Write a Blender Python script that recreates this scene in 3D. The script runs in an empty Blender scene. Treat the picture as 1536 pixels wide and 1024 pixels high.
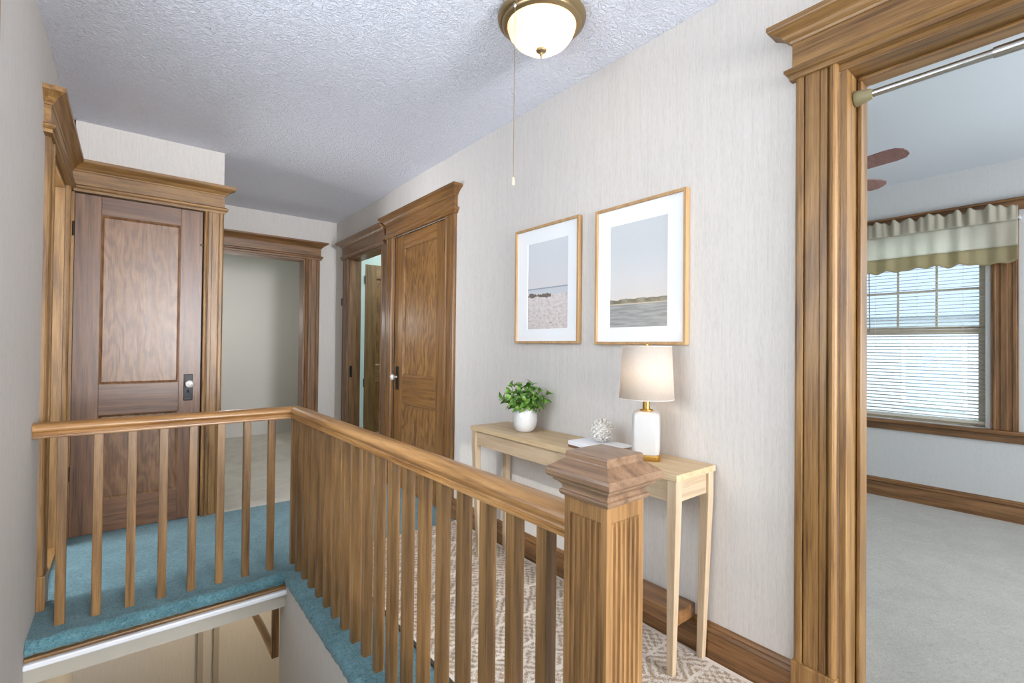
import bpy, bmesh, math, random
from mathutils import Vector, Matrix, noise
random.seed(7)
C = bpy.context.scene.collection
PI = math.pi

# ------------------------------------------------------------------ helpers
def lin(c):
    return tuple((v/255/12.92) if v/255 <= .04045 else ((v/255+.055)/1.055)**2.4 for v in c)

ORG = {}
class MB:
    """collects shapes; build() links them as one mesh object"""
    def __init__(s, T=None):
        s.v = []; s.f = []; s.T = T
    def add(s, vs, fs):
        n = len(s.v)
        s.v += [tuple(s.T(*p)) if s.T else tuple(p) for p in vs]
        s.f += [tuple(i+n for i in f) for f in fs]
    def box(s, x0, x1, y0, y1, z0, z1):
        s.add([(x, y, z) for z in (z0, z1) for (x, y) in ((x0, y0), (x1, y0), (x1, y1), (x0, y1))],
              [(0, 3, 2, 1), (4, 5, 6, 7), (0, 1, 5, 4), (1, 2, 6, 5), (2, 3, 7, 6), (3, 0, 4, 7)])
        return s
    def hexa(s, bot, top):
        s.add(list(bot)+list(top), [(0, 3, 2, 1), (4, 5, 6, 7), (0, 1, 5, 4), (1, 2, 6, 5), (2, 3, 7, 6), (3, 0, 4, 7)])
        return s
    def loft(s, rings, closed=True, caps=True):
        n = len(rings[0]); vs = [p for r in rings for p in r]; fs = []
        for k in range(len(rings)-1):
            for i in range(n if closed else n-1):
                a, b = k*n+i, k*n+(i+1) % n
                fs.append((a, b, b+n, a+n))
        if caps:
            fs.append(tuple(range(n))[::-1]); fs.append(tuple(range((len(rings)-1)*n, len(rings)*n)))
        s.add(vs, fs); return s
    def lathe(s, prof, c=(0, 0, 0), n=32, caps=True):
        rings = [[(c[0]+r*math.cos(2*PI*i/n), c[1]+r*math.sin(2*PI*i/n), c[2]+z) for i in range(n)] for r, z in prof]
        return s.loft(rings, True, caps)
    def tube(s, path, r, n=10, caps=True):
        path = [Vector(p) for p in path]; rings = []
        rr = r if isinstance(r, (list, tuple)) else [r]*len(path)
        for k, p in enumerate(path):
            d = (path[min(k+1, len(path)-1)]-path[max(k-1, 0)]).normalized()
            a = d.orthogonal().normalized() if k == 0 else (pa - d*pa.dot(d)).normalized()
            pa = a; b = d.cross(a)
            rings.append([tuple(p+(a*math.cos(2*PI*i/n)+b*math.sin(2*PI*i/n))*rr[k]) for i in range(n)])
        return s.loft(rings, True, caps)
    def build(s, name, mat, parent=None, bevel=0, smooth=0, kind=None, label=None, seg=2):
        org = Vector(ORG.get(parent.name, (0, 0, 0))) if parent else Vector((0, 0, 0))
        me = bpy.data.meshes.new(name)
        me.from_pydata([tuple(Vector(p)-org) for p in s.v], [], s.f)
        bm = bmesh.new(); bm.from_mesh(me)
        bmesh.ops.recalc_face_normals(bm, faces=bm.faces); bm.to_mesh(me); bm.free()
        if smooth:
            me.polygons.foreach_set('use_smooth', [True]*len(me.polygons))
            me.set_sharp_from_angle(angle=math.radians(smooth))
        me.materials.append(mat)
        o = bpy.data.objects.new(name, me); C.objects.link(o)
        if parent: o.parent = parent
        ORG[o.name] = tuple(org)
        if kind: o['kind'] = kind
        if label: o['label'] = label
        if bevel:
            b = o.modifiers.new('bevel', 'BEVEL'); b.width = bevel; b.segments = seg; b.limit_method = 'ANGLE'
            b.angle_limit = math.radians(40); b.harden_normals = False
        return o

def tag(o, label, cat=None, group=None, kind=None):
    if label: o['label'] = label
    if cat: o['category'] = cat
    if group: o['group'] = group
    if kind: o['kind'] = kind
    return o
def empty(name, loc, label=None, cat=None, group=None, kind=None):
    o = bpy.data.objects.new(name, None); C.objects.link(o); o.location = loc; o.empty_display_size = .1
    ORG[o.name] = tuple(loc)
    return tag(o, label, cat, group, kind)

# ------------------------------------------------------------------ materials
def newmat(name):
    m = bpy.data.materials.new(name); m.use_nodes = True
    nt = m.node_tree; b = nt.nodes['Principled BSDF']
    return m, nt, b
def N(nt, t, **k):
    n = nt.nodes.new(t)
    for a, v in k.items():
        if a.startswith('i_'):
            key = a[2:]; n.inputs[int(key) if key.isdigit() else key].default_value = v
        else: setattr(n, a, v)
    return n
def L(nt, a, b): nt.links.new(a, b)
def ramp(nt, stops, src=None):
    r = N(nt, 'ShaderNodeValToRGB'); e = r.color_ramp.elements
    while len(e) < len(stops): e.new(.5)
    for el, (p, c) in zip(e, stops): el.position = p; el.color = (*c, 1)
    if src is not None: L(nt, src, r.inputs[0])
    return r
def mathn(nt, op, a, b=None, clamp=False):
    n = N(nt, 'ShaderNodeMath', operation=op); n.use_clamp = clamp
    for i, x in enumerate((a, b)):
        if x is None: continue
        if isinstance(x, (int, float)): n.inputs[i].default_value = x
        else: L(nt, x, n.inputs[i])
    return n.outputs[0]
def mixc(nt, f, a, b, typ='MIX'):
    n = N(nt, 'ShaderNodeMix', data_type='RGBA', blend_type=typ)
    for i, x in zip((0, 6, 7), (f, a, b)):
        if isinstance(x, (int, float)): n.inputs[i].default_value = x
        elif isinstance(x, tuple): n.inputs[i].default_value = (*x, 1)
        else: L(nt, x, n.inputs[i])
    return n.outputs[2]
def bump(nt, b, h, strength, dist=.002):
    n = N(nt, 'ShaderNodeBump', i_Strength=strength, i_Distance=dist); L(nt, h, n.inputs['Height']); L(nt, n.outputs[0], b.inputs['Normal'])
def coords(nt, scale, rnd=True, rot=(0, 0, 0)):
    tc = N(nt, 'ShaderNodeTexCoord'); mp = N(nt, 'ShaderNodeMapping'); mp.inputs['Scale'].default_value = scale
    mp.inputs['Rotation'].default_value = rot
    src = tc.outputs['Object']
    if rnd:
        oi = N(nt, 'ShaderNodeObjectInfo'); ad = N(nt, 'ShaderNodeVectorMath', operation='ADD')
        mu = mathn(nt, 'MULTIPLY', oi.outputs['Random'], 13.7)
        L(nt, src, ad.inputs[0]); L(nt, mu, ad.inputs[1]); src = ad.outputs[0]
    L(nt, src, mp.inputs['Vector']); return mp.outputs[0]
def plain(name, c, rough=.5, metal=0, coat=0, spec=.5):
    m, nt, b = newmat(name)
    b.inputs['Base Color'].default_value = (*lin(c), 1); b.inputs['Roughness'].default_value = rough
    b.inputs['Metallic'].default_value = metal; b.inputs['Coat Weight'].default_value = coat
    b.inputs['Specular IOR Level'].default_value = spec
    return m
_W = {}
WOODS = {  # dark, mid, light, roughness, coat, figure
    'casing': ((82, 54, 24), (140, 103, 57), (172, 134, 82), .40, .12, .5),
    'oak': ((84, 56, 28), (128, 94, 52), (158, 120, 74), .36, .25, .5),
    'rail': ((108, 70, 32), (168, 122, 70), (194, 150, 98), .32, .3, .4),
    'door': ((64, 40, 25), (106, 72, 46), (130, 94, 64), .36, .2, .5),
    'doorpanel': ((74, 47, 28), (116, 80, 49), (140, 104, 70), .34, .22, 2.0),
    'closet': ((70, 43, 16), (126, 86, 40), (156, 111, 58), .36, .2, .6),
    'closetpanel': ((66, 40, 16), (118, 80, 38), (150, 108, 58), .34, .25, 2.2),
    'base': ((66, 42, 20), (118, 82, 46), (150, 110, 70), .36, .25, .5),
    'newel': ((86, 58, 28), (142, 104, 60), (172, 132, 84), .4, .15, .5),
    'cap': ((84, 62, 46), (130, 101, 76), (152, 124, 98), .34, .2, .5),
    'light': ((172, 146, 110), (194, 169, 132), (206, 184, 150), .5, 0, .25),
    'pale': ((166, 144, 116), (184, 162, 133), (198, 178, 150), .5, 0, .25),
    'frame': ((150, 114, 72), (176, 140, 96), (192, 160, 116), .45, 0, .2),
    'blade': ((104, 72, 66), (134, 98, 90), (152, 116, 108), .45, 0, .2),
}
def wood(kind, ax='z'):
    if (kind, ax) in _W: return _W[kind, ax]
    d, mdl, l, rough, coat, fig = WOODS[kind]
    m, nt, b = newmat('%s_wood_%s' % (kind, ax))
    i = 'xyz'.index(ax)
    sc = [70, 70, 70]; sc[i] = 2.0
    co = coords(nt, sc)
    n1 = N(nt, 'ShaderNodeTexNoise', i_Scale=1.0, i_Detail=6, i_Roughness=.6, i_Distortion=fig*.35); L(nt, co, n1.inputs['Vector'])
    sc2 = [9, 9, 9]; sc2[i] = .9 if fig < 1 else 2.2
    co2 = coords(nt, sc2)
    n2 = N(nt, 'ShaderNodeTexWave', i_Scale=.9, i_Distortion=5+5*fig, i_Detail=3.5)
    n2.inputs['Detail Scale'].default_value = 1.2 if fig < 1 else 1.6
    n2.bands_direction = 'DIAGONAL'; L(nt, co2, n2.inputs['Vector'])
    sc3 = [260, 260, 260]; sc3[i] = 9
    co3 = coords(nt, sc3)
    n3 = N(nt, 'ShaderNodeTexNoise', i_Scale=1.0, i_Detail=3); L(nt, co3, n3.inputs['Vector'])
    h = mathn(nt, 'ADD', mathn(nt, 'MULTIPLY', n1.outputs[0], .60), mathn(nt, 'MULTIPLY', n2.outputs[1], .10 if fig < 1 else .2))
    h = mathn(nt, 'ADD', h, mathn(nt, 'MULTIPLY', n3.outputs[0], .30))
    r = ramp(nt, [(.30, lin(d)), (.50, lin(mdl)), (.74, lin(l))], h)
    sc4 = [420, 420, 420]; sc4[i] = 11
    co4 = coords(nt, sc4); n4 = N(nt, 'ShaderNodeTexNoise', i_Scale=1.0, i_Detail=2); L(nt, co4, n4.inputs['Vector'])
    pore = ramp(nt, [(.56, (1, 1, 1)), (.70, (.56, .52, .46))], n4.outputs[0])
    r2 = mixc(nt, .75 if kind not in ('light', 'pale', 'frame') else .25, r.outputs[0], mixc(nt, 1.0, r.outputs[0], pore.outputs[0], 'MULTIPLY'))
    oi = N(nt, 'ShaderNodeObjectInfo')
    val = mathn(nt, 'ADD', mathn(nt, 'MULTIPLY', oi.outputs['Random'], .22), .89)
    hs = N(nt, 'ShaderNodeHueSaturation'); L(nt, val, hs.inputs['Value']); L(nt, r2, hs.inputs['Color'])
    L(nt, hs.outputs[0], b.inputs['Base Color'])
    rr = mathn(nt, 'ADD', mathn(nt, 'MULTIPLY', n1.outputs[0], .16), rough-.06); L(nt, rr, b.inputs['Roughness'])
    b.inputs['Coat Weight'].default_value = coat; b.inputs['Coat Roughness'].default_value = .28
    bump(nt, b, h, .22, .0025)
    _W[kind, ax] = m
    return m
def wallpaper(name, base, vary, streak=True):
    m, nt, b = newmat(name)
    co = coords(nt, (430, 430, 34) if streak else (60, 60, 60), False)
    n1 = N(nt, 'ShaderNodeTexNoise', i_Scale=1.0, i_Detail=4, i_Roughness=.65); L(nt, co, n1.inputs['Vector'])
    co2 = coords(nt, (120, 120, 5), False)
    n2 = N(nt, 'ShaderNodeTexNoise', i_Scale=1.0, i_Detail=2); L(nt, co2, n2.inputs['Vector'])
    h = mathn(nt, 'ADD', mathn(nt, 'MULTIPLY', n1.outputs[0], .7), mathn(nt, 'MULTIPLY', n2.outputs[0], .3))
    lo = tuple(v-vary*1.5 for v in base); hi = tuple(min(v+vary*.7, 255) for v in base)
    r = ramp(nt, [(.34, lin(lo)), (.5, lin(base)), (.66, lin(hi))], h)
    L(nt, r.outputs[0], b.inputs['Base Color']); b.inputs['Roughness'].default_value = .75
    b.inputs['Specular IOR Level'].default_value = .25
    bump(nt, b, h, .25, .0015); return m
def ceilmat():
    m, nt, b = newmat('stippled_ceiling')
    co = coords(nt, (1, 1, 1), False)
    n1 = N(nt, 'ShaderNodeTexNoise', i_Scale=46, i_Detail=4, i_Roughness=.55, i_Distortion=1.4); L(nt, co, n1.inputs['Vector'])
    n2 = N(nt, 'ShaderNodeTexNoise', i_Scale=120, i_Detail=2, i_Distortion=.8); L(nt, co, n2.inputs['Vector'])
    r = ramp(nt, [(.42, (0, 0, 0)), (.66, (1, 1, 1))], n1.outputs[0])
    h = mathn(nt, 'ADD', r.outputs[0], mathn(nt, 'MULTIPLY', n2.outputs[0], .4))
    c = ramp(nt, [(.0, lin((228, 230, 242))), (1, lin((240, 241, 250)))], n1.outputs[0])
    L(nt, c.outputs[0], b.inputs['Base Color']); b.inputs['Roughness'].default_value = .7
    bump(nt, b, h, .8, .008); return m
def carpet(name, base, vary, scale=1.0, bstr=.7, patch=.5):
    m, nt, b = newmat(name)
    co = coords(nt, (1, 1, 1), False)
    n1 = N(nt, 'ShaderNodeTexNoise', i_Scale=170*scale, i_Detail=3, i_Roughness=.7, i_Distortion=.6); L(nt, co, n1.inputs['Vector'])
    n2 = N(nt, 'ShaderNodeTexNoise', i_Scale=5, i_Detail=4, i_Distortion=1.0); L(nt, co, n2.inputs['Vector'])
    n3 = N(nt, 'ShaderNodeTexNoise', i_Scale=52*scale, i_Detail=3, i_Distortion=1.8); L(nt, co, n3.inputs['Vector'])
    h = mathn(nt, 'ADD', mathn(nt, 'MULTIPLY', n1.outputs[0], .55), mathn(nt, 'MULTIPLY', n3.outputs[0], .45))
    lo = tuple(max(v-vary*1.5, 0) for v in base); hi = tuple(min(v+vary, 255) for v in base)
    r = ramp(nt, [(.33, lin(lo)), (.5, lin(base)), (.68, lin(hi))], h)
    p = ramp(nt, [(.35, (1-.28*patch,)*3), (.65, (1+.12*patch,)*3)], n2.outputs[0])
    L(nt, mixc(nt, 1.0, r.outputs[0], p.outputs[0], 'MULTIPLY'), b.inputs['Base Color'])
    b.inputs['Roughness'].default_value = .95; b.inputs['Specular IOR Level'].default_value = .1
    b.inputs['Sheen Weight'].default_value = .25; b.inputs['Sheen Roughness'].default_value = .5
    bump(nt, b, h, bstr, .006); return m
def rugmat():
    m, nt, b = newmat('woven_tribal_rug')
    tc = N(nt, 'ShaderNodeTexCoord'); sep = N(nt, 'ShaderNodeSeparateXYZ')
    wob = N(nt, 'ShaderNodeTexNoise', i_Scale=26, i_Detail=2); L(nt, tc.outputs['Object'], wob.inputs['Vector'])
    mx = N(nt, 'ShaderNodeVectorMath', operation='MULTIPLY_ADD'); L(nt, wob.outputs[1], mx.inputs[0])
    mx.inputs[1].default_value = (.022, .022, 0); L(nt, tc.outputs['Object'], mx.inputs[2]); L(nt, mx.outputs[0], sep.inputs[0])
    x, y = sep.outputs[0], sep.outputs[1]
    def tri(v, p): return mathn(nt, 'DIVIDE', mathn(nt, 'PINGPONG', v, p/2), p/2)
    # rows: medallion bands (concentric diamonds), dotted bands and thin stripes, worn and broken up by the weave
    d = mathn(nt, 'ADD', tri(x, .17), tri(y, .17))
    lines = mathn(nt, 'SINE', mathn(nt, 'MULTIPLY', d, 14.0))
    dots = mathn(nt, 'MULTIPLY', mathn(nt, 'SINE', mathn(nt, 'MULTIPLY', x, 190)), mathn(nt, 'SINE', mathn(nt, 'MULTIPLY', y, 150)))
    dots = mathn(nt, 'MULTIPLY', dots, 1.5)
    row = mathn(nt, 'SINE', mathn(nt, 'MULTIPLY', y, 18.5))
    sel = mathn(nt, 'GREATER_THAN', row, -.1)
    pat = N(nt, 'ShaderNodeMix', data_type='FLOAT'); L(nt, sel, pat.inputs[0]); L(nt, dots, pat.inputs[2]); L(nt, lines, pat.inputs[3])
    stripe = mathn(nt, 'LESS_THAN', mathn(nt, 'ABSOLUTE', mathn(nt, 'ADD', row, .1)), .14)
    n1 = N(nt, 'ShaderNodeTexNoise', i_Scale=95, i_Detail=3, i_Roughness=.7, i_Distortion=1.6); L(nt, tc.outputs['Object'], n1.inputs['Vector'])
    v = mathn(nt, 'ADD', mathn(nt, 'MULTIPLY', pat.outputs[0], .26), mathn(nt, 'MULTIPLY', n1.outputs[0], 3.0))
    v = mathn(nt, 'SUBTRACT', v, mathn(nt, 'MULTIPLY', stripe, .5))
    v = mathn(nt, 'SUBTRACT', v, .22)
    # plain border 
    sep2 = N(nt, 'ShaderNodeSeparateXYZ'); L(nt, tc.outputs['Object'], sep2.inputs[0])
    bx = mathn(nt, 'LESS_THAN', mathn(nt, 'ABSOLUTE', sep2.outputs[0]), .404)
    v = mathn(nt, 'MULTIPLY', mathn(nt, 'SUBTRACT', v, .72), bx)
    fac = ramp(nt, [(.42, (0, 0, 0)), (.78, (1, 1, 1))], v)
    col = mixc(nt, fac.outputs[0], lin((222, 212, 199)), lin((168, 146, 121)))
    L(nt, col, b.inputs['Base Color']); b.inputs['Roughness'].default_value = .95; b.inputs['Specular IOR Level'].default_value = .1
    n2 = N(nt, 'ShaderNodeTexNoise', i_Scale=260, i_Detail=2); L(nt, tc.outputs['Object'], n2.inputs['Vector'])
    bump(nt, b, mathn(nt, 'ADD', n2.outputs[0], mathn(nt, 'MULTIPLY', fac.outputs[0], -1.2)), .6, .004)
    return m
def ceramic(name, c, rough=.12): 
    m = plain(name, c, rough, 0, .4); return m
def glassmat(name, tint=(1, 1, 1), rough=0.0):
    m, nt, b = newmat(name)
    nt.nodes.remove(b); out = nt.nodes['Material Output']
    t = N(nt, 'ShaderNodeBsdfTransparent'); t.inputs[0].default_value = (*tint, 1)
    g = N(nt, 'ShaderNodeBsdfGlossy', i_Roughness=.02); f = N(nt, 'ShaderNodeFresnel', i_IOR=1.45)
    mx = N(nt, 'ShaderNodeMixShader'); L(nt, f.outputs[0], mx.inputs[0]); L(nt, t.outputs[0], mx.inputs[1]); L(nt, g.outputs[0], mx.inputs[2])
    L(nt, mx.outputs[0], out.inputs[0]); return m
def cloth(name, c, trans=.4, weave=500):
    m, nt, b = newmat(name); out = nt.nodes['Material Output']
    co = coords(nt, (weave, weave, weave), False)
    n1 = N(nt, 'ShaderNodeTexNoise', i_Scale=1, i_Detail=2); L(nt, co, n1.inputs['Vector'])
    r = ramp(nt, [(.3, lin(tuple(v*.93 for v in c))), (.7, lin(c))], n1.outputs[0])
    L(nt, r.outputs[0], b.inputs['Base Color']); b.inputs['Roughness'].default_value = .9; b.inputs['Specular IOR Level'].default_value = .1
    t = N(nt, 'ShaderNodeBsdfTranslucent'); L(nt, r.outputs[0], t.inputs[0])
    mx = N(nt, 'ShaderNodeMixShader', i_0=trans); L(nt, b.outputs[0], mx.inputs[1]); L(nt, t.outputs[0], mx.inputs[2]); L(nt, mx.outputs[0], out.inputs[0])
    return m

M_wall = wallpaper('hall_wallpaper', (206, 201, 195), 8)
M_wall_l = M_wall
M_bedwall = wallpaper('bedroom_wall', (198, 199, 198), 3, False)
M_white_wall = plain('passage_wall', (196, 193, 186), .8)
M_teal_wall = plain('bathroom_teal_wall', (196, 214, 213), .5)
M_ceil = ceilmat()
M_bedceil = plain('bedroom_ceiling_paint', (206, 212, 218), .8)
M_teal = carpet('teal_carpet', (90, 130, 138), 24, 1.0, .8, .6)
M_beige = carpet('pale_beige_carpet', (202, 196, 182), 8, 1.2, .4, .4)
M_grey = carpet('bedroom_grey_carpet', (166, 162, 152), 12, .9, .5, .25)
M_rug = rugmat()
M_black = plain('black_iron', (26, 26, 28), .35, .6)
M_iron = plain('aged_iron', (62, 56, 48), .4, .7)
M_white_paint = plain('white_paint', (222, 224, 226), .45)
M_brass = plain('brushed_brass', (202, 160, 88), .3, 1.0)
M_bronze = plain('antique_brass', (158, 138, 104), .35, .9)
M_nickel = plain('brushed_nickel', (186, 184, 178), .28, 1.0)
M_rubber = plain('olive_rubber', (136, 128, 96), .6)
M_ceramic = ceramic('white_ceramic', (208, 207, 205))
M_lampcer = ceramic('lamp_ceramic', (188, 186, 182), .4)
M_crystal = plain('crystal_knob', (214, 208, 200), .06, .1, 1.0, 1.0)
M_mat = plain('picture_mount', (236, 237, 238), .8)
M_dark = plain('dark_gap', (24, 18, 14), .8)

# ------------------------------------------------------------------ key dimensions
XW, XL, Y1, YB, ZC, DH = 1.78, -.31, 3.95, 5.40, 2.56, 2.12
TR = lambda s, d, z: (XW-d, s, z)          # right wall   (s = Y, d = out of the wall)
T1 = lambda s, d, z: (s, Y1-d, z)          # closet wall facing us
TB = lambda s, d, z: (s, YB-d, z)          # far wall
TL = lambda s, d, z: (XL+d, s, z)          # left wall
XWIN = 4.87
TW = lambda s, d, z: (XWIN-d, s, z)        # bedroom window wall

# ------------------------------------------------------------------ room shell
def struct(name, mb, mat, label=None, **k):
    return mb.build(name, mat, kind='structure', label=label, **k)
w = MB()
w.box(XW, 1.93, -4.7, -.35, 0, ZC); w.box(XW, 1.93, -.35, .53, DH, ZC); w.box(XW, 1.93, .53, 2.985, 0, ZC)
w.box(XW, 1.93, 2.985, 4.03, DH+.01, ZC); w.box(XW+.05, 1.93, 2.985, 3.86, 0, DH+.01)
w.box(XW, 1.93, 3.86, 4.03, 0, DH+.01); w.box(XW+.012, 1.93, 4.03, 4.116, 0, ZC)
w.box(XW+.012, 1.93, 4.116, 4.98, DH, ZC); w.box(XW+.012, 1.93, 4.98, 5.55, 0, ZC)
struct('wall_right', w, M_wall, 'long pale streaked wallpaper wall behind the console table')
w = MB(); w.box(XL-.15, XL, -4.7, .63, -2.75, ZC); w.box(XL-.15, XL, 1.83, 3.06, -2.75, ZC); w.box(XL-.15, XL, .63, 1.83, -2.75, .95); w.box(XL-.15, XL, .63, 1.83, 2.3, ZC); w.box(XL-.15, XL, 3.06, 3.82, DH, ZC); w.box(XL-.15, XL, 3.82, 4.1, -2.75, ZC)  # includes the opening for the added stair window
w.box(XL-.15, XL, 3.06, 3.82, -2.75, -.1);
struct('wall_left', w, M_wall_l, 'pale wallpaper wall at the left edge of the stairwell')
w = MB(); w.box(XL, .395, Y1, Y1+.15, DH+.003, ZC); w.box(.395, .51, Y1, Y1+.15, 0, ZC); w.box(.40, .51, Y1+.15, YB, 0, ZC)
w.box(XL, -.278, Y1, Y1+.15, 0, ZC); w.box(XL, .4, Y1+.06, Y1+.15, 0, DH+.01)
struct('wall_closet', w, M_wall_l, 'wallpaper wall around the reddish brown closet door')
w = MB(); w.box(.40, .56, YB, YB+.15, 0, ZC); w.box(.56, 1.46, YB, YB+.15, DH, ZC); w.box(1.46, XW+.02, YB, YB+.15, 0, ZC)
struct('wall_back', w, M_wall_l, 'far wallpaper wall with the open cased doorway')
w = MB(); FY = -4.7; wx0, wx1 = .5, 1.75
w.box(XL-.15, wx0, FY-.15, FY, 0, ZC); w.box(wx1, 1.93, FY-.15, FY, 0, ZC); w.box(wx0, wx1, FY-.15, FY, 0, .6); w.box(wx0, wx1, FY-.15, FY, 2.35, ZC)  # window opening invented in the unseen end wall to let fill light in
struct('wall_front', w, M_wall, 'wallpaper wall at the near end of the hall')
w = MB(); w.box(XL-.15, 1.93, -4.85, 5.55, ZC, ZC+.1)
struct('ceiling', w, M_ceil, 'white stippled hall ceiling')
# hall floor with the stairwell left open
w = MB(); XE, YE = .672, 2.70
w.box(XE, 1.93, -4.7, 3.93, -.2, 0); w.box(XL, XE, -4.7, .50, -.2, 0); w.box(XL, XE, YE, 3.93, -.15, 0); w.box(XL-.14, XL, 3.06, 3.82, -.1, 0); w.box(XL, .4, 3.93, 4.0, -.1, 0)
fl = struct('floor', w, M_teal, 'teal carpeted hall floor around the stairwell')
# rounded, lumpy carpet edge over the well
def nosing(path_pts, out, name):
    rings = []
    for p in path_pts:
        p = Vector(p); ring = []
        for k in range(15):
            a = PI*.5 - k/14*PI*1.02
            r = .030
            off = Vector(out)*(r*math.cos(a)) + Vector((0, 0, r*math.sin(a)-r+.004))
            q = p+off
            nn = noise.noise(q*42)*.0045+noise.noise(q*95)*.003
            ring.append(tuple(q+(Vector(out)*math.cos(a)+Vector((0, 0, math.sin(a))))*nn))
        back = Vector(out)*-.02
        ring += [tuple(p+back+Vector((0, 0, -.056))), tuple(p+back+Vector((0, 0, .003)))]
        rings.append(ring)
    return MB().loft(rings, True, True).build(name, M_teal, fl, smooth=60)
nosing([(XL+.002+i*(XE-XL-.002)/150, YE+.0, 0) for i in range(151)], (0, -1, 0), 'carpet_nosing')
nosing([(XE+.0, YE-i*2.2/300, 0) for i in range(301)], (-1, 0, 0), 'carpet_nosing')
w = MB(); w.box(.40, 2.0, 3.93, 7.0, -.1, 0)
struct('floor_passage', w, M_beige, 'beige floor of the passage beyond the teal carpet')
w = MB(); w.box(.40, .51, 5.55, 7.0, 0, 2.4); w.box(.4, 2.0, 7.0, 7.12, 0, 2.4); w.box(1.95, 2.05, 5.55, 7.0, 0, 2.4)
struct('wall_passage', w, M_white_wall, 'plain wall beyond the far cased doorway')
w = MB(); w.box(.35, 2.05, 5.55, 7.1, 2.34, 2.44)
struct('ceiling_passage', w, M_teal_wall, 'pale ceiling beyond the far cased doorway')
# bathroom behind the right wall
w = MB(); w.box(3.3, 3.4, 3.9, 5.7, 0, 2.6); w.box(1.93, 3.3, 5.5, 5.6, 0, 2.6); w.box(1.93, 3.3, 3.9, 4.0, 0, 2.6); w.box(1.93, 1.95, 4.99, 5.5, 0, 2.6); w.box(1.93, 1.95, 4.0, 4.10, 0, 2.6); w.box(1.93, 1.95, 4.10, 4.99, DH+.0, 2.6)
struct('wall_bathroom', w, M_teal_wall, 'pale teal bathroom wall behind the open door')
w = MB(); w.box(1.93, 3.4, 3.9, 5.6, 2.5, 2.6); struct('ceiling_bathroom', w, M_teal_wall, 'pale teal bathroom ceiling')
w = MB(); w.box(2.0, 3.4, 3.9, 5.6, -.1, 0); struct('floor_bathroom', w, M_white_wall, 'pale bathroom floor')
# room behind the left doorway; its window opening is added for fill light
w = MB(); w.box(-2.9, -2.8, 2.2, 5.2, 0, .6); w.box(-2.9, -2.8, 2.2, 2.9, .6, ZC); w.box(-2.9, -2.8, 4.3, 5.2, .6, ZC); w.box(-2.9, -2.8, 2.9, 4.3, 2.2, ZC)
w.box(-2.8, XL-.15, 2.1, 2.2, 0, ZC); w.box(-2.8, XL-.15, 5.1, 5.2, 0, ZC); w.box(XL-.17, XL-.15, 2.2, 3.06, 0, ZC); w.box(XL-.17, XL-.15, 3.82, 5.1, 0, ZC)
struct('wall_left_room', w, M_bedwall, 'wall of the room behind the left doorway')
w = MB(); w.box(-2.9, XL-.15, 2.1, 5.2, ZC, ZC+.1); struct('ceiling_left_room', w, M_bedceil, 'ceiling of the room behind the left doorway')
w = MB(); w.box(-2.9, XL-.145, 2.1, 5.2, -.1, 0); struct('floor_left_room', w, M_grey, 'floor of the room behind the left doorway')
# bedroom
BY0, BY1 = -1.8, 2.2
w = MB()
w.box(XWIN, XWIN+.15, 1.40, BY1, 0, ZC); w.box(XWIN, XWIN+.15, -.5, 1.40, 0, .6); w.box(XWIN, XWIN+.15, -.5, 1.40, 2.20, ZC); w.box(XWIN, XWIN+.15, .36, .53, .6, 2.2); w.box(XWIN, XWIN+.15, BY0, -.5, 0, ZC)
struct('wall_bedroom_window', w, M_bedwall, 'grey bedroom wall with the window')
w = MB(); w.box(1.93, XWIN+.15, BY1, BY1+.1, 0, ZC); struct('wall_bedroom_left', w, M_bedwall, 'grey bedroom side wall')
w = MB(); w.box(1.93, 2.6, BY0-.1, BY0, 0, ZC); w.box(4.2, XWIN+.15, BY0-.1, BY0, 0, ZC); w.box(2.6, 4.2, BY0-.1, BY0, 0, .7); w.box(2.6, 4.2, BY0-.1, BY0, 2.2, ZC)  # opening invented on the unseen side to let fill light in
struct('wall_bedroom_right', w, M_bedwall, 'grey bedroom side wall with an added daylight opening')
w = MB(); w.box(1.93, XWIN+.15, BY0-.1, BY1+.1, ZC, ZC+.1); struct('ceiling_bedroom', w, M_bedceil, 'plain bluish white bedroom ceiling')
w = MB(); w.box(1.93, XWIN, BY0, BY1, -.1, 0); struct('floor_bedroom', w, M_grey, 'light grey bedroom carpet')

# stairwell below
w = MB(); w.box(XE-.022, XE+.10, .50, 2.78, -2.75, -.03)
struct('wall_stairwell', w, M_wall_l, 'grey plastered wall under the edge of the teal carpet')
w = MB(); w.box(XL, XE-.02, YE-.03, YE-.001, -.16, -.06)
struct('trim_landing', w, plain('shade_toned_fascia', (172, 166, 152), .7), 'plain fascia under the landing edge')  # darker beige carries the shade under the ledge in its colour
w = MB(); w.box(XL, XE-.02, YE-.040, YE-.001, -.0665, -.052)
struct('trim_nosing', w, wood('casing', 'x'), 'brown wooden strip under the teal carpet edge', bevel=.004)
w = MB(); w.box(XL, XE-.02, YE-.056, YE-.001, -.092, -.068)
struct('trim_ledge', w, M_white_paint, 'white painted ledge under the wooden strip', bevel=.006)
w = MB(); w.box(XL-.15, 2.1, 5.0, 5.15, -2.75, -.17); w.box(2.0, 2.1, 2.7, 5.0, -2.75, -.17); w.box(XL-.15, XL, 4.1, 5.0, -2.75, -.17); w.box(XE+.1, 2.1, 2.65, 2.78, -2.75, -.17); w.box(XL-.15, XE, .2, .3, -2.75, -.17)
struct('wall_downstairs', w, M_wall_l, 'beige wall of the hall downstairs')
w = MB(); w.box(XL-.15, 2.1, 2.705, 5.15, -.175, -.152); struct('ceiling_downstairs', w, M_white_wall, 'ceiling of the hall downstairs')
w = MB(); w.box(XL-.15, 2.1, .2, 5.15, -2.85, -2.75); struct('floor_downstairs', w, M_beige, 'floor of the hall downstairs')
w = MB()
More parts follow.
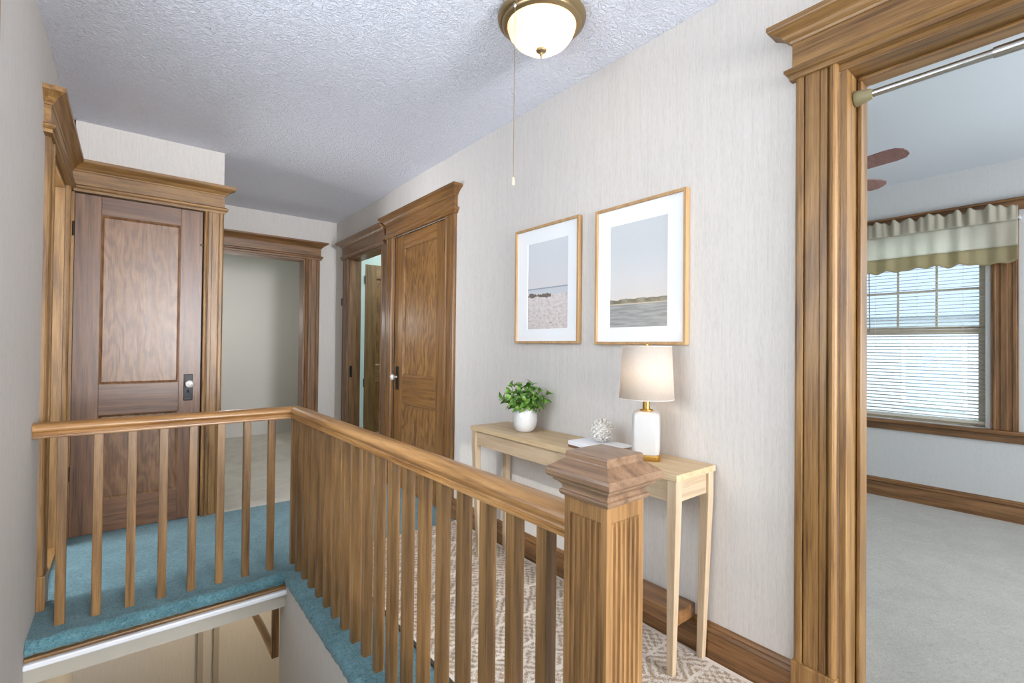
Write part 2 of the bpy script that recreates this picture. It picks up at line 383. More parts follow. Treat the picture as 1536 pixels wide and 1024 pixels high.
for k in range(13):
    w.box(XL, XE-.02, .50+.22*k, .50+.22*(k+1)+.02, -2.75, -.2*(k+1))
struct('stairs', w, M_teal, 'teal carpeted stairs going down from the newel post')
w = MB(); w.box(.5, .54, 4.965, 5.0, -2.75, -.6); w.box(.62, .66, 4.965, 5.0, -2.75, -.6)
struct('trim_downstairs', w, plain('grey_trim', (170, 160, 150), .6), 'vertical door trim on the wall downstairs')
t = empty('stair_grab_rail', (XE-.04, 2.78, -.48), 'short glossy brown rail and upright at the well wall below the landing corner', 'handrail')
MB().box(XE-.058, XE-.024, 2.785, 2.81, -.48, -.10).build('upright', wood('base', 'z'), t, bevel=.003)
MB().tube([(XE-.045, 2.80, -.455), (XE-.045, 3.05, -.458), (XE-.05, 3.35, -.46)], .02, 12).build('rail', wood('rail', 'y'), t, smooth=50)

# ------------------------------------------------------------------ door trim
CAS = [(0, 0), (0, .012), (.004, .018), (.010, .021), (.024, .021), (.0275, .019), (.028, .010), (.0305, .010), (.031, .018), (.036, .0195), (.074, .0195), (.0755, .0145), (.0775, .0145), (.079, .0185), (.096, .0185),
       (.0985, .009), (.101, .009), (.102, .016), (.107, .024), (.115, .026), (.121, .022), (.125, .015), (.125, 0)]
def casing_mb(T, s0, s1, z0, z1):
    """s0 = outer edge, s1 = edge at the opening"""
    k = (s1-s0)/.125
    return MB(T).loft([[(s0+p*k, q, z) for p, q in CAS] for z in (z0, z1)])
HEAD = [(.030, 0), (.030, .016), (.036, .019), (.041, .025), (.041, .034), (.036, .038), (.030, .042), (.024, .045), (.024, .122), (.028, .124), (.031, .132), (.038, .138), (.041, .142), (.046, .150), (.058, .160), (.067, .167), (.074, .171), (.076, .176), (.076, .190)]
def head_mb(T, s0, s1, z0, r0=True, r1=True, k=1.0):
    rings = []
    for o, dz in [(0.0, 0)]+HEAD+[(0.0, .19)]:
        e = max(o-.018, 0)*1.25
        rings.append([(s0-(e if r0 else 0), 0, z0+dz), (s0-(e if r0 else 0), o, z0+dz), (s1+(e if r1 else 0), o, z0+dz), (s1+(e if r1 else 0), 0, z0+dz)])
    return MB(T).loft(rings[1:-1])
def axis_of(T): return 'y' if T in (TR, TL, TW) else 'x'
def doorway(name, T, casings, head, label, kind='casing', jambs=None, plinth=True, z0=DH, r=(True, True), hoff=0.0):
    t = empty(name, T(casings[0][0], 0, 0), label, None, None, 'structure')
    for (a, b) in casings:
        casing_mb(T, a, b, .15 if plinth else 0, z0).build('casing', wood(kind, 'z'), t, smooth=14)
        if plinth:
            lo, hi = min(a, b), max(a, b)
            MB(T).box(lo-.004, hi-.006 if b > a else hi+.004, 0, .03, 0, .155).build('plinth_block', wood(kind, 'z'), t, bevel=.004)
    head_mb(T, head[0], head[1], z0, r[0], r[1]).build('door_head', wood(kind, axis_of(T)), t, smooth=14)
    return t
def jamb(T, t, s0, s1, depth, kind='casing', th=.02, z1=DH, stop=None, both=(True, True)):
    """lining of an opening s0..s1"""
    for (a, b), on in zip(((s0-.002, s0+th-.002), (s1-th+.002, s1+.002)), both):
        if on: MB(T).box(a, b, -depth, .003, 0, z1-.0205).build('jamb', wood(kind, 'z'), t, bevel=.002)
    MB(T).box(s0-.012, s1+.012, -depth, .003, z1-.02, z1+.002).build('head_jamb', wood(kind, axis_of(T)), t, bevel=.002)
    if stop:
        d0, d1 = stop
        for a, b in ((s0+th, s0+th+.012), (s1-th-.012, s1-th)):
            MB(T).box(a, b, -d1, -d0, 0, z1-.032).build('door_stop', wood(kind, 'z'), t, bevel=.003)
        MB(T).box(s0+th, s1-th, -d1, -d0, z1-.032, z1-.02).build('door_stop', wood(kind, axis_of(T)), t, bevel=.003)

# bedroom doorway
t1 = doorway('trim_1', TR, [(.665, .54), (-.485, -.36)], (-.485, .665), 'brown oak casing around the wide bedroom doorway at right')
jamb(TR, t1, -.355, .535, .15, stop=(.085, .15))
# left doorway
t2 = doorway('trim_2', TL, [(2.965, 3.08), (3.925, 3.82)], (2.92, Y1), 'oak casing of the doorway on the left wall beside the stairwell', r=(True, False))
jamb(TL, t2, 3.06, 3.82, .14)
MB(TL).box(3.06, 3.82, -.15, .0, 0, .012).build('threshold', wood('casing', 'y'), t2, bevel=.003)
# closet door facing us
t3 = doorway('trim_3', T1, [(.51, .3935)], (-.309, .505), 'oak casing and cornice over the reddish closet door', plinth=False, r=(False, True))
# far cased opening
t4 = doorway('trim_4', TB, [(1.61, 1.46)], (.52, 1.61), 'oak casing around the far open doorway', kind='base', r=(False, True))
jamb(TB, t4, .56, 1.46, .15, kind='base')
# bathroom doorway
TRb = lambda s, d, z: (XW+.012-d, s, z)
t5 = doorway('trim_5', TRb, [(5.14, 5.0), (4.02, 4.125)], (4.055, 5.14), 'oak casing around the bathroom doorway in the corner', kind='base', r=(False, True), z0=DH-.015)
jamb(TRb, t5, 4.116, 4.98, .12, kind='base', z1=DH-.01)
MB(TRb).box(4.955, 4.9605, -.03, -.005, .86, .98).build('strike_plate', M_black, t5)
# closet on right wall
t6 = doorway('trim_6', TR, [(2.855, 2.985), (3.985, 3.86)], (2.855, 3.985), 'oak casing and cornice around the brown closet door on the long wall', kind='closet', plinth=False, z0=DH+.012)
MB(TRb).box(5.148, 5.175, -.001, .02, 1.62, 1.70).build('hook', M_iron, t5, bevel=.004)

# ------------------------------------------------------------------ panel doors
def panel_door(t, T, s0, s1, z1, stile, rails, kinds, th=.035, d0=0.0, flip=1):
    """rails: list of (z0,z1) bottom..top; panels lie between; s0<s1"""
    k, kp = kinds; ax = axis_of(T) if T in (TR, TL, TW, T1, TB) else 'x'
    zb = rails[0][0]
    for a, b in ((s0, s0+stile), (s1-stile, s1)):
        MB(T).box(a, b, d0-th, d0, zb, z1).build('stile', wood(k, 'z'), t, bevel=.002)
    for a, b in rails:
        MB(T).box(s0+stile, s1-stile, d0-th, d0-.0003, a, b).build('rail', wood(k, ax), t, bevel=.0015)
    for (a0, a1), (b0, b1) in zip(rails[:-1], rails[1:]):
        p0, p1, q0, q1 = s0+stile, s1-stile, a1, b0
        m_ = .014; rec = .014
        mb = MB(T)
        O = [(p0, d0-.001, q0), (p1, d0-.001, q0), (p1, d0-.001, q1), (p0, d0-.001, q1)]
        O2 = [(p0+.004, d0-.003, q0+.004), (p1-.004, d0-.003, q0+.004), (p1-.004, d0-.003, q1-.004), (p0+.004, d0-.003, q1-.004)]
        I = [(p0+m_, d0-rec, q0+m_), (p1-m_, d0-rec, q0+m_), (p1-m_, d0-rec, q1-m_), (p0+m_, d0-rec, q1-m_)]
        B = [(p0, d0-th+.004, q0), (p1, d0-th+.004, q0), (p1, d0-th+.004, q1), (p0, d0-th+.004, q1)]
        mb.loft([B, O, O2, I])
        mb.build('panel', wood(kp, 'z'), t)
def knob_mb(T, s, d, z, r=.027):
    prof = [(.010, 0), (.010, .018), (.013, .022), (.012, .026), (r*.72, .030), (r, .040), (r*1.02, .046), (r*.9, .055), (r*.55, .061), (.0001, .062)]
    n = 12
    return MB(T).loft([[(s+rr*math.cos(2*PI*i/n), d+dd, z+rr*math.sin(2*PI*i/n)) for i in range(n)] for rr, dd in prof])
def escutcheon(t, T, s, z, d=0.0, wd=.052, ht=.18):
    e = MB(T).box(s-wd/2, s+wd/2, d-.001, d+.006, z-ht*.62, z+ht*.38).build('escutcheon', M_black, t, bevel=.003)
    MB(T).box(s-wd*.38, s+wd*.38, d+.006, d+.009, z-ht*.58, z-ht*.53).build('escutcheon_edge', M_iron, e, bevel=.001)
    MB(T).box(s-.006, s+.006, d+.0055, d+.0075, z-ht*.34, z-ht*.22).build('keyhole', M_dark, e)
    return e
d1 = empty('door_1', (-.278, Y1, 0), 'reddish brown two panel closet door behind the stair railing', None, None, 'structure')
panel_door(d1, T1, -.276, .386, DH-.004, .125, [(.006, .21), (.74, .935), (2.0, DH-.004)], ('door', 'doorpanel'), d0=-.004)
escutcheon(d1, T1, .316, .918, -.004)
knob_mb(T1, .322, -.002, .922, .026).build('knob', M_crystal, d1)
for z in (.35, 1.85): 
    MB(T1).tube([(-.281, .004, z), (-.281, .004, z+.09)], .0055, 8).build('hinge', M_iron, d1, smooth=40)
MB(T1).box(.372, .398, -.002, .010, 1.878, 1.890).build('latch', M_iron, d1, bevel=.002)
MB(T1).box(.3865, .402, -.03, -.012, 0, DH).build('jamb', M_dark, d1)
MB(T1).box(XL, -.2765, -.02, .002, 0, DH+.004).build('jamb', wood('casing', 'z'), d1, bevel=.002)
d2 = empty('door_2', (XW, 3.86, 0), 'warm brown two panel closet door on the long wall', None, None, 'structure')
panel_door(d2, TR, 2.989, 3.8555, DH+.007, .155, [(.006, .24), (.72, .95), (2.02, DH+.007)], ('closet', 'closetpanel'), d0=-.006)
MB(TR).box(3.856, 3.8615, -.03, -.001, 0, DH+.012).build('jamb', M_dark, d2)
MB(TR).box(2.98, 3.8615, -.03, -.001, DH+.0075, DH+.0125).build('head_jamb', M_dark, d2)
escutcheon(d2, TR, 3.79, .945, -.006, .05, .2)
knob_mb(TR, 3.79, -.004, .93, .026).build('knob', M_crystal, d2)
for z in (.3, 1.88): MB(TR).box(2.995, 3.022, -.006, .004, z, z+.10).build('hinge', M_iron, d2, bevel=.003)
# bathroom door, swung fully open against us
HX = 1.957
TD = lambda s, d, z: (HX+s, 4.962-d, z)
d3 = empty('door_3', (HX, 4.962, 0), 'light brown bathroom door standing open into the teal bathroom', None, None, 'structure')
panel_door(d3, TD, 0, .80, 2.065, .12, [(.01, .24), (.80, .98), (1.92, 2.065)], ('oak', 'closetpanel'))
for z in (.75, 1.85): MB(TD).tube([(-.006, .004, z), (-.006, .004, z+.09)], .006, 8).build('hinge', M_iron, d3, smooth=40)
MB().box(1.905, 1.955, 4.963, 4.99, 0, DH-.02).build('jamb', M_teal_wall, d3, bevel=.003)

# ------------------------------------------------------------------ baseboards
BB = [(0, 0), (.016, 0), (.016, .098), (.014, .102), (.019, .106), (.021, .112), (.018, .119), (.012, .123), (.013, .127), (.010, .133), (.006, .138), (0, .140)]
def baseboard(name, T, s0, s1, label, kind='base', h=1.0):
    return MB(T).loft([[(s, d, z*h) for d, z in BB] for s in (s0, s1)]).build(name, wood(kind, axis_of(T)), kind='structure', label=label, smooth=35)
baseboard('baseboard_right', TR, .672, 2.853, 'brown baseboard under the console table')
baseboard('baseboard_bedroom', TW, BY0, BY1, 'brown baseboard below the bedroom window', h=1.08)
baseboard('baseboard_left', TL, .52, 2.96, 'brown baseboard of the left wall') if False else None
lg = MB().box(1.625, 1.764, 1.022, 1.62, .142, .194).build('wooden_ledge', wood('base', 'y'), bevel=.003)
tag(lg, 'brown wooden box ledge on the baseboard under the console table', 'ledge')

# ------------------------------------------------------------------ stair railing
rl = empty('stair_railing', (.737, .625, 0), 'oak stair railing with square balusters turning a corner around the stairwell', 'railing')
RP = [(-.028, 0), (-.0315, .002), (-.032, .006), (-.0315, .010), (-.0285, .012), (-.0285, .0145), (-.025, .016), (-.0235, .020), (-.0245, .024), (-.029, .028), (-.0355, .0305), (-.038, .036), (-.0378, .042), (-.034, .051), (-.026, .058), (-.014, .0625), (0, .064)]
RP = RP+[(-x, z) for x, z in RP[::-1][1:]]
ZR = .797
rc = lambda y: .719+(2.80-y)*.0155       # rail centre line
A = Vector((XL+.001, 2.795)); B = Vector((rc(2.795), 2.795)); D = Vector((rc(.682), .682))
n1 = Vector((0, -1)); dB = (D-B).normalized(); n2 = Vector((dB.y, -dB.x))
if n2.x > 0: n2 = -n2
mit = (n1+n2); mit = mit/mit.dot(n1)
rings = [[(A.x, A.y-x*-1, ZR+z) for x, z in RP], [(B.x+mit.x*-x, B.y+mit.y*-x, ZR+z) for x, z in RP], [(D.x+n2.x*-x, D.y+n2.y*-x, ZR+z) for x, z in RP]]
rings[0] = [(A.x, A.y+x, ZR+z) for x, z in RP]
MB().loft(rings[:2]).build('handrail', wood('rail', 'x'), rl, smooth=28)
MB().loft(rings[1:]).build('handrail', wood('rail', 'y'), rl, smooth=28)
bal_mb = None
def baluster(x, y):
    h = .0168
    return MB().box(x-h, x+h, y-h, y+h, -.01, ZR+.006)
first = None
pts = [(-.217+i*.1165, 2.795) for i in range(8)] + [(rc(2.80-.1111*k)-.002, 2.80-.1111*k) for k in range(19)]
for (x, y) in pts:
    if first is None:
        first = baluster(0, 0).build('baluster', wood('oak', 'z'), rl, bevel=.0018); o = first
        me = first.data
        for v in me.vertices: v.co += Vector(ORG[rl.name])
    else:
        o = first.copy(); C.objects.link(o); o.parent = rl
    o.location = (x-ORG[rl.name][0], y-ORG[rl.name][1], 0)
# newel post
nx0, ny0, nw = .684, .571, .109
cx, cy = nx0+nw/2, ny0+nw/2
def sq(r, z): return [(cx-r, cy-r, z), (cx+r, cy-r, z), (cx+r, cy+r, z), (cx-r, cy+r, z)]
def fluted(z, deep):
    pts = []; h = nw/2; nf = 6; m_ = .013
    for k in range(4):
        a = k*PI/2; ca, sa = math.cos(a), math.sin(a)
        side = [(-h, -h)]
        wf = (2*h-2*m_)/nf
        for i in range(nf):
            c0 = -h+m_+wf*(i+.5)
            for q in (-.42, -.28, 0, .28, .42):
                dep = {.42: 0, .28: .75, 0: 1}[abs(q)]*.006*deep
                side.append((c0+q*wf, -h+dep))
        pts += [(cx+x*ca-y*sa, cy+x*sa+y*ca, z) for x, y in side]
    return pts
np_ = MB().loft([fluted(-.01, 0), fluted(.14, 0), fluted(.155, 1), fluted(.862, 1), fluted(.870, .8), fluted(.876, 0), fluted(.918, 0)]).build('newel_post', wood('newel', 'z'), rl, smooth=25)
capp = [(.0545, .905), (.060, .906), (.063, .911), (.063, .916), (.058, .919), (.059, .926), (.065, .932), (.072, .936), (.072, .940), (.079, .943), (.083, .948), (.083, .956), (.080, .961), (.056, .978), (.054, .980), (.054, .992), (.052, .994), (.0005, .998)]
MB().loft([sq(r, z) for r, z in capp]).build('newel_cap', wood('cap', 'y'), np_, bevel=.0012)

# ------------------------------------------------------------------ rug
rg = MB()
rx0, rx1, ry0, ry1 = .905, 1.757, -.2, 2.79
rg.loft([[(rx0, ry0, .001), (rx1, ry0, .001), (rx1, ry1, .001), (rx0, ry1, .001)], [(rx0, ry0, .009), (rx1, ry0, .009), (rx1, ry1, .009), (rx0, ry1, .009)]])
ro = empty('runner_rug', ((rx0+rx1)/2, (ry0+ry1)/2, 0), 'cream runner rug with brown woven tribal pattern on the teal carpet', 'rug')
rg.build('pile', M_rug, ro, bevel=.003)
bd = MB().box(rx0-.006, rx0+.008, ry0, ry1, .001, .0105)
bd.build('binding', plain('rug_binding', (70, 66, 60), .9), ro)

# ------------------------------------------------------------------ console table
tb = empty('console_table', (1.64, 1.6, 0), 'narrow light wood console table against the long wallpaper wall', 'table')
TZ = .752; tx0, tx1, ty0, ty1 = 1.505, 1.772, .945, 2.245
MB().box(tx0, tx1, ty0, ty1, TZ-.024, TZ).build('table_top', wood('light', 'y'), tb, bevel=.002)
ap = MB(); ap.box(tx0+.016, tx0+.034, ty0+.03, ty1-.03, TZ-.105, TZ-.024); ap.build('apron', wood('pale', 'y'), tb, bevel=.001)
MB().box(tx1-.034, tx1-.016, ty0+.03, ty1-.03, TZ-.105, TZ-.024).build('apron', wood('pale', 'y'), tb, bevel=.001)
for yy in (ty0+.016, ty1-.034): MB().box(tx0+.03, tx1-.03, yy, yy+.018, TZ-.105, TZ-.024).build('apron', wood('pale', 'x'), tb, bevel=.001)
def leg(xt, yt, xb, yb, z0=.0):
    def q(x, y, r, z): return [(x-r, y-r, z), (x+r, y-r, z), (x+r, y+r, z), (x-r, y+r, z)]
    return MB().loft([q(xb, yb, .0125, z0), q(xt, yt, .0185, TZ-.12), q(xt, yt, .0185, TZ-.024)])
for (xt, yt, xb, yb) in ((tx0+.024, ty0+.024, tx0+.055, ty0+.052), (tx0+.024, ty1-.024, tx0+.055, ty1-.02), (tx1-.024, ty0+.024, tx1-.030, ty0+.040), (tx1-.024, ty1-.024, tx1-.032, ty1-.03)):
    leg(xt, yt, xb, yb, .0095).build('leg', wood('pale', 'z'), tb, bevel=.002)

# ------------------------------------------------------------------ table lamp
lx, ly = 1.643, 1.172
lp = empty('table_lamp', (lx, ly, TZ), 'lit table lamp with white ceramic base, brass foot and white drum shade', 'lamp')
def rsq(r, z, c, n=6):
    out = []
    for k, (sx, sy) in enumerate(((1, 1), (-1, 1), (-1, -1), (1, -1))):
        for i in range(n+1):
            a = k*PI/2+i/n*PI/2
            u_, v_ = (sx*(r-c)+c*math.cos(a)), (sy*(r-c)+c*math.sin(a))*1.0
            q_ = math.radians(32)
            out.append((lx+u_*math.cos(q_)-v_*math.sin(q_), ly+u_*math.sin(q_)+v_*math.cos(q_), TZ+z))
    return out
MB().loft([rsq(.055, .001, .02), rsq(.0565, .004, .02), rsq(.0565, .022, .02), rsq(.055, .024, .02)]).build('foot', M_brass, lp, smooth=40)
MB().loft([rsq(.051, .024, .018), rsq(.0535, .028, .018), rsq(.054, .11, .018), rsq(.053, .174, .018), rsq(.0505, .184, .018), rsq(.043, .191, .018), rsq(.02, .193, .015)]).build('body', M_lampcer, lp, smooth=50)
MB().lathe([(.024, .191), (.026, .194), (.026, .199), (.0145, .201), (.0145, .236), (.014, .242), (.014, .285), (.006, .29)], (lx, ly, TZ), 20).build('neck', M_brass, lp, smooth=40)
def shade_mat():
    m, nt, b = newmat('lit_linen_shade'); out = nt.nodes['Material Output']
    co = coords(nt, (420, 420, 420), False); n1 = N(nt, 'ShaderNodeTexNoise', i_Scale=1, i_Detail=2); L(nt, co, n1.inputs['Vector'])
    r = ramp(nt, [(.3, lin((222, 212, 200))), (.7, lin((236, 228, 218)))], n1.outputs[0])
    L(nt, r.outputs[0], b.inputs['Base Color']); b.inputs['Roughness'].default_value = .9
    t = N(nt, 'ShaderNodeBsdfTranslucent'); L(nt, r.outputs[0], t.inputs[0])
    mx = N(nt, 'ShaderNodeMixShader', i_0=.52); L(nt, b.outputs[0], mx.inputs[1]); L(nt, t.outputs[0], mx.inputs[2]); L(nt, mx.outputs[0], out.inputs[0])
    return m
sh = MB().lathe([(.1085, .243), (.0975, .455)], (lx, ly, TZ), 48, False).build('lamp_shade', shade_mat(), lp, smooth=60)
so = sh.modifiers.new('thick', 'SOLIDIFY'); so.thickness = .0012; so.offset = -1
for r, z in ((.1088, .243), (.0978, .455)):
    MB().tube([(lx+r*math.cos(2*PI*i/40), ly+r*math.sin(2*PI*i/40), TZ+z) for i in range(41)], .0014, 6, False).build('shade_rim', plain('shade_rim_cloth', (214, 206, 198), .8), sh)
spd = MB()
for k in range(3):
    a = k*2*PI/3; spd.tube([(lx, ly, TZ+.445), (lx+.097*math.cos(a), ly+.097*math.sin(a), TZ+.449)], .0016, 6)
spd.tube([(lx, ly, TZ+.285), (lx, ly, TZ+.452)], .003, 8)
spd.build('spider', M_brass, lp)
MB().lathe([(.003, .452), (.006, .456), (.0065, .462), (.004, .468), (.0001, .469)], (lx, ly, TZ), 12).build('finial', M_brass, lp, smooth=60)
bulbm, nt, b = newmat('lamp_bulb'); b.inputs['Emission Color'].default_value = (1, .78, .52, 1); b.inputs['Emission Strength'].default_value = 4
MB().lathe([(.0135, .286), (.016, .30), (.028, .33), (.029, .345), (.02, .365), (.0001, .372)], (lx, ly, TZ), 20).build('bulb', bulbm, lp, smooth=60)

# ------------------------------------------------------------------ potted plant
px, py = 1.640, 1.930
pl = empty('potted_plant', (px, py, TZ), 'small green leafy plant in a rounded white ceramic pot', 'plant')
MB().lathe([(.030, 0), (.042, .002), (.052, .012), (.062, .036), (.066, .062), (.064, .09), (.0585, .118), (.057, .126), (.0545, .128), (.052, .124), (.052, .108), (.0005, .108)], (px, py, TZ), 40).build('pot', M_ceramic, pl, smooth=50)
MB().lathe([(.052, .108), (.03, .114), (.0005, .116)], (px, py, TZ), 20, False).build('soil', plain('potting_soil', (52, 40, 30), .95), pl, smooth=60)
def leafmat():
    m, nt, b = newmat('succulent_leaf')
    co = coords(nt, (30, 30, 30), False); n1 = N(nt, 'ShaderNodeTexNoise', i_Scale=1, i_Detail=2); L(nt, co, n1.inputs['Vector'])
    r = ramp(nt, [(.3, lin((52, 96, 26))), (.52, lin((98, 140, 50))), (.75, lin((160, 188, 98)))], n1.outputs[0])
    L(nt, r.outputs[0], b.inputs['Base Color']); b.inputs['Roughness'].default_value = .38
    b.inputs['Subsurface Weight'].default_value = .08; b.inputs['Subsurface Radius'].default_value = (.01, .01, .003); return m
fol = MB(); stm = MB()
rnd = random.Random(11)
def leaf(base, d, up, ln, wd):
    d = d.normalized(); side = d.cross(up)
    side = side.normalized() if side.length > 1e-4 else d.orthogonal().normalized()
    nrm = side.cross(d).normalized()
    rows = []
    for k in range(7):
        t_ = k/6; wv = wd*max(.12 if k == 0 else 0, math.sin(PI*min(t_**.75*.98+.02, 1)))*.5
        c = base+d*(ln*t_)+nrm*(-.25*ln*t_*t_+.08*ln*math.sin(PI*t_))
        rows.append([c-side*wv+nrm*wv*.35, c, c+side*wv+nrm*wv*.35])
    th = nrm*-.0012
    vs = [tuple(p) for r_ in rows for p in r_]; fs = []
    for k in range(6):
        for i in range(2):
            a = k*3+i; fs.append((a, a+1, a+4, a+3))
    n0 = len(vs); vs += [tuple(p+th) for r_ in rows for p in r_]
    fs += [(b_+n0, a_+n0, d_+n0, c_+n0) for a_, b_, c_, d_ in [(f[0], f[1], f[2], f[3]) for f in fs]]
    for k in range(6):
        fs.append((k*3, k*3+3, k*3+3+n0, k*3+n0)); fs.append((k*3+2, k*3+5, k*3+5+n0, k*3+2+n0))
    fol.add(vs, fs)
for i in range(28):
    a = i*2.39996; tt = (i+.5)/28
    r0 = .042*math.sqrt(tt)
    p0 = Vector((px+r0*math.cos(a), py+r0*math.sin(a), TZ+.112))
    lean = .15+.95*tt+rnd.uniform(-.1, .1)
    d = Vector((math.cos(a)*lean, math.sin(a)*lean, 1.15-.62*tt)).normalized()
    ln = rnd.uniform(.085, .125)*(1-.12*tt)
    p = []
    for k in range(5):
        q = k/4; p.append(p0+d*ln*q+Vector((0, 0, .012*q*q*(1 if tt < .7 else .6))))
    stm.tube([tuple(v) for v in p], [.0022, .002, .0019, .0017, .0014], 6)
    for k in range(1, 5):
        for h in range(2):
            aa = (k*PI/2)+h*PI+a
            e1 = d.orthogonal().normalized(); e2 = d.cross(e1)
            rad = e1*math.cos(aa)+e2*math.sin(aa)
            dd = rad*.95+d*(.55 if k < 4 else 1.2)
            leaf(p[k], dd, d, rnd.uniform(.034, .047), rnd.uniform(.019, .026))
    leaf(p[4], d, Vector((math.cos(a+1), math.sin(a+1), .3)), .026, .014)
stm.build('stem', plain('plant_stem', (96, 132, 62), .6), pl, smooth=60)
fol.build('foliage', leafmat(), pl, smooth=70)

# ------------------------------------------------------------------ books and ball
def book(name, c, ang, ln, wd, z, h, mcov, label):
    ca, sa = math.cos(ang), math.sin(ang)
    T = lambda u, v, w_: (c[0]+u*ca-v*sa, c[1]+u*sa+v*ca, z+w_)
    t = empty(name, (c[0], c[1], z), label, 'book', 'books on the console table')
    cv = MB(T); cv.box(-wd/2, wd/2, -ln/2, ln/2, 0, .0022); cv.box(-wd/2, wd/2, -ln/2, ln/2, h-.0022, h); cv.box(-wd/2, -wd/2+.0025, -ln/2, ln/2, .0022, h-.0022)
    cv.build('cover', mcov, t, bevel=.0007)
    MB(T).box(-wd/2+.0025, wd/2-.004, -ln/2+.004, ln/2-.004, .0022, h-.0022).build('pages', plain('book_pages', (226, 214, 196), .9), t)
bang = -math.atan2(.03, .246)
book('book', (1.622, 1.39), bang, .245, .175, TZ, .011, plain('brown_cover', (112, 82, 58), .5), 'thin brown book under the white book on the console table')
book('book', (1.618, 1.387), bang+.03, .25, .165, TZ+.011, .018, plain('white_cover', (232, 232, 234), .45), 'white covered book lying under the white textured ball')
bz = TZ+.029; br = .05
bl = MB(); bc = Vector((1.640, 1.400, bz+br+.003))
bl.lathe([(.0005, -br*.86)]+[(br*.86*math.cos(a), br*.86*math.sin(a)) for a in [(-80+20*k)*PI/180 for k in range(9)]]+[(.0005, br*.86)], tuple(bc), 24)
nb = 150
for i in range(nb):
    zz = 1-2*(i+.5)/nb; a = i*2.39996; rr = math.sqrt(1-zz*zz)
    n_ = Vector((rr*math.cos(a), rr*math.sin(a), zz))
    n_ = (n_+Vector((rnd.uniform(-.3, .3), rnd.uniform(-.3, .3), rnd.uniform(-.3, .3)))).normalized()
    p = bc+Vector((rr*math.cos(a), rr*math.sin(a), zz))*br*.86
    e1 = n_.orthogonal().normalized(); e2 = n_.cross(e1); s0 = rnd.uniform(.0045, .0062); ph = rnd.uniform(0, 6)
    rings = []
    for (f, hgt) in ((.45, -.003), (1.0, .004), (1.2, .0085), (.8, .0078), (.15, .001)):
        rings.append([tuple(p+(e1*math.cos(2*PI*k/7+ph)+e2*math.sin(2*PI*k/7+ph))*s0*f*(1+.2*math.cos(3*2*PI*k/7))+n_*hgt) for k in range(7)])
    bl.loft(rings)
bo = bl.build('decorative_ball', plain('white_plaster', (222, 218, 212), .75), smooth=40)
tag(bo, 'white textured decorative ball sitting on the white book', 'ornament')

# ------------------------------------------------------------------ framed pictures
def sea_mat():
    m, nt, b = newmat('calm_bay_print')
    tc = N(nt, 'ShaderNodeTexCoord'); sep = N(nt, 'ShaderNodeSeparateXYZ'); L(nt, tc.outputs['Object'], sep.inputs[0])
    z = sep.outputs[2]
    n1 = N(nt, 'ShaderNodeTexNoise', i_Scale=1, i_Detail=4); mp = N(nt, 'ShaderNodeMapping'); mp.inputs['Scale'].default_value = (1, 9, 90); L(nt, tc.outputs['Object'], mp.inputs[0]); L(nt, mp.outputs[0], n1.inputs['Vector'])
    n2 = N(nt, 'ShaderNodeTexNoise', i_Scale=24, i_Detail=4); L(nt, tc.outputs['Object'], n2.inputs['Vector'])
    sky = ramp(nt, [(.42, lin((210, 203, 197))), (.6, lin((205, 204, 203))), (.8, lin((196, 199, 201)))], mathn(nt, 'ADD', mathn(nt, 'MULTIPLY', z, 1.6), .1))
    water = ramp(nt, [(.3, lin((138, 138, 134))), (.55, lin((164, 163, 160))), (.8, lin((182, 175, 162)))], mathn(nt, 'ADD', n1.outputs[0], mathn(nt, 'MULTIPLY', z, -.35)))
    land = ramp(nt, [(.42, lin((120, 112, 92))), (.6, lin((152, 144, 122)))], n2.outputs[0])
    zl = .186
    top = mathn(nt, 'ADD', mathn(nt, 'MULTIPLY', n2.outputs[0], .02), zl+.012)
    island = mathn(nt, 'LESS_THAN', z, top); iswater = mathn(nt, 'LESS_THAN', z, zl-.003); shore = mathn(nt, 'LESS_THAN', z, zl+.002)
    c = mixc(nt, island, sky.outputs[0], land.outputs[0]); c = mixc(nt, shore, c, lin((196, 182, 160))); c = mixc(nt, iswater, c, water.outputs[0])
    L(nt, c, b.inputs['Base Color']); b.inputs['Roughness'].default_value = .6; return m
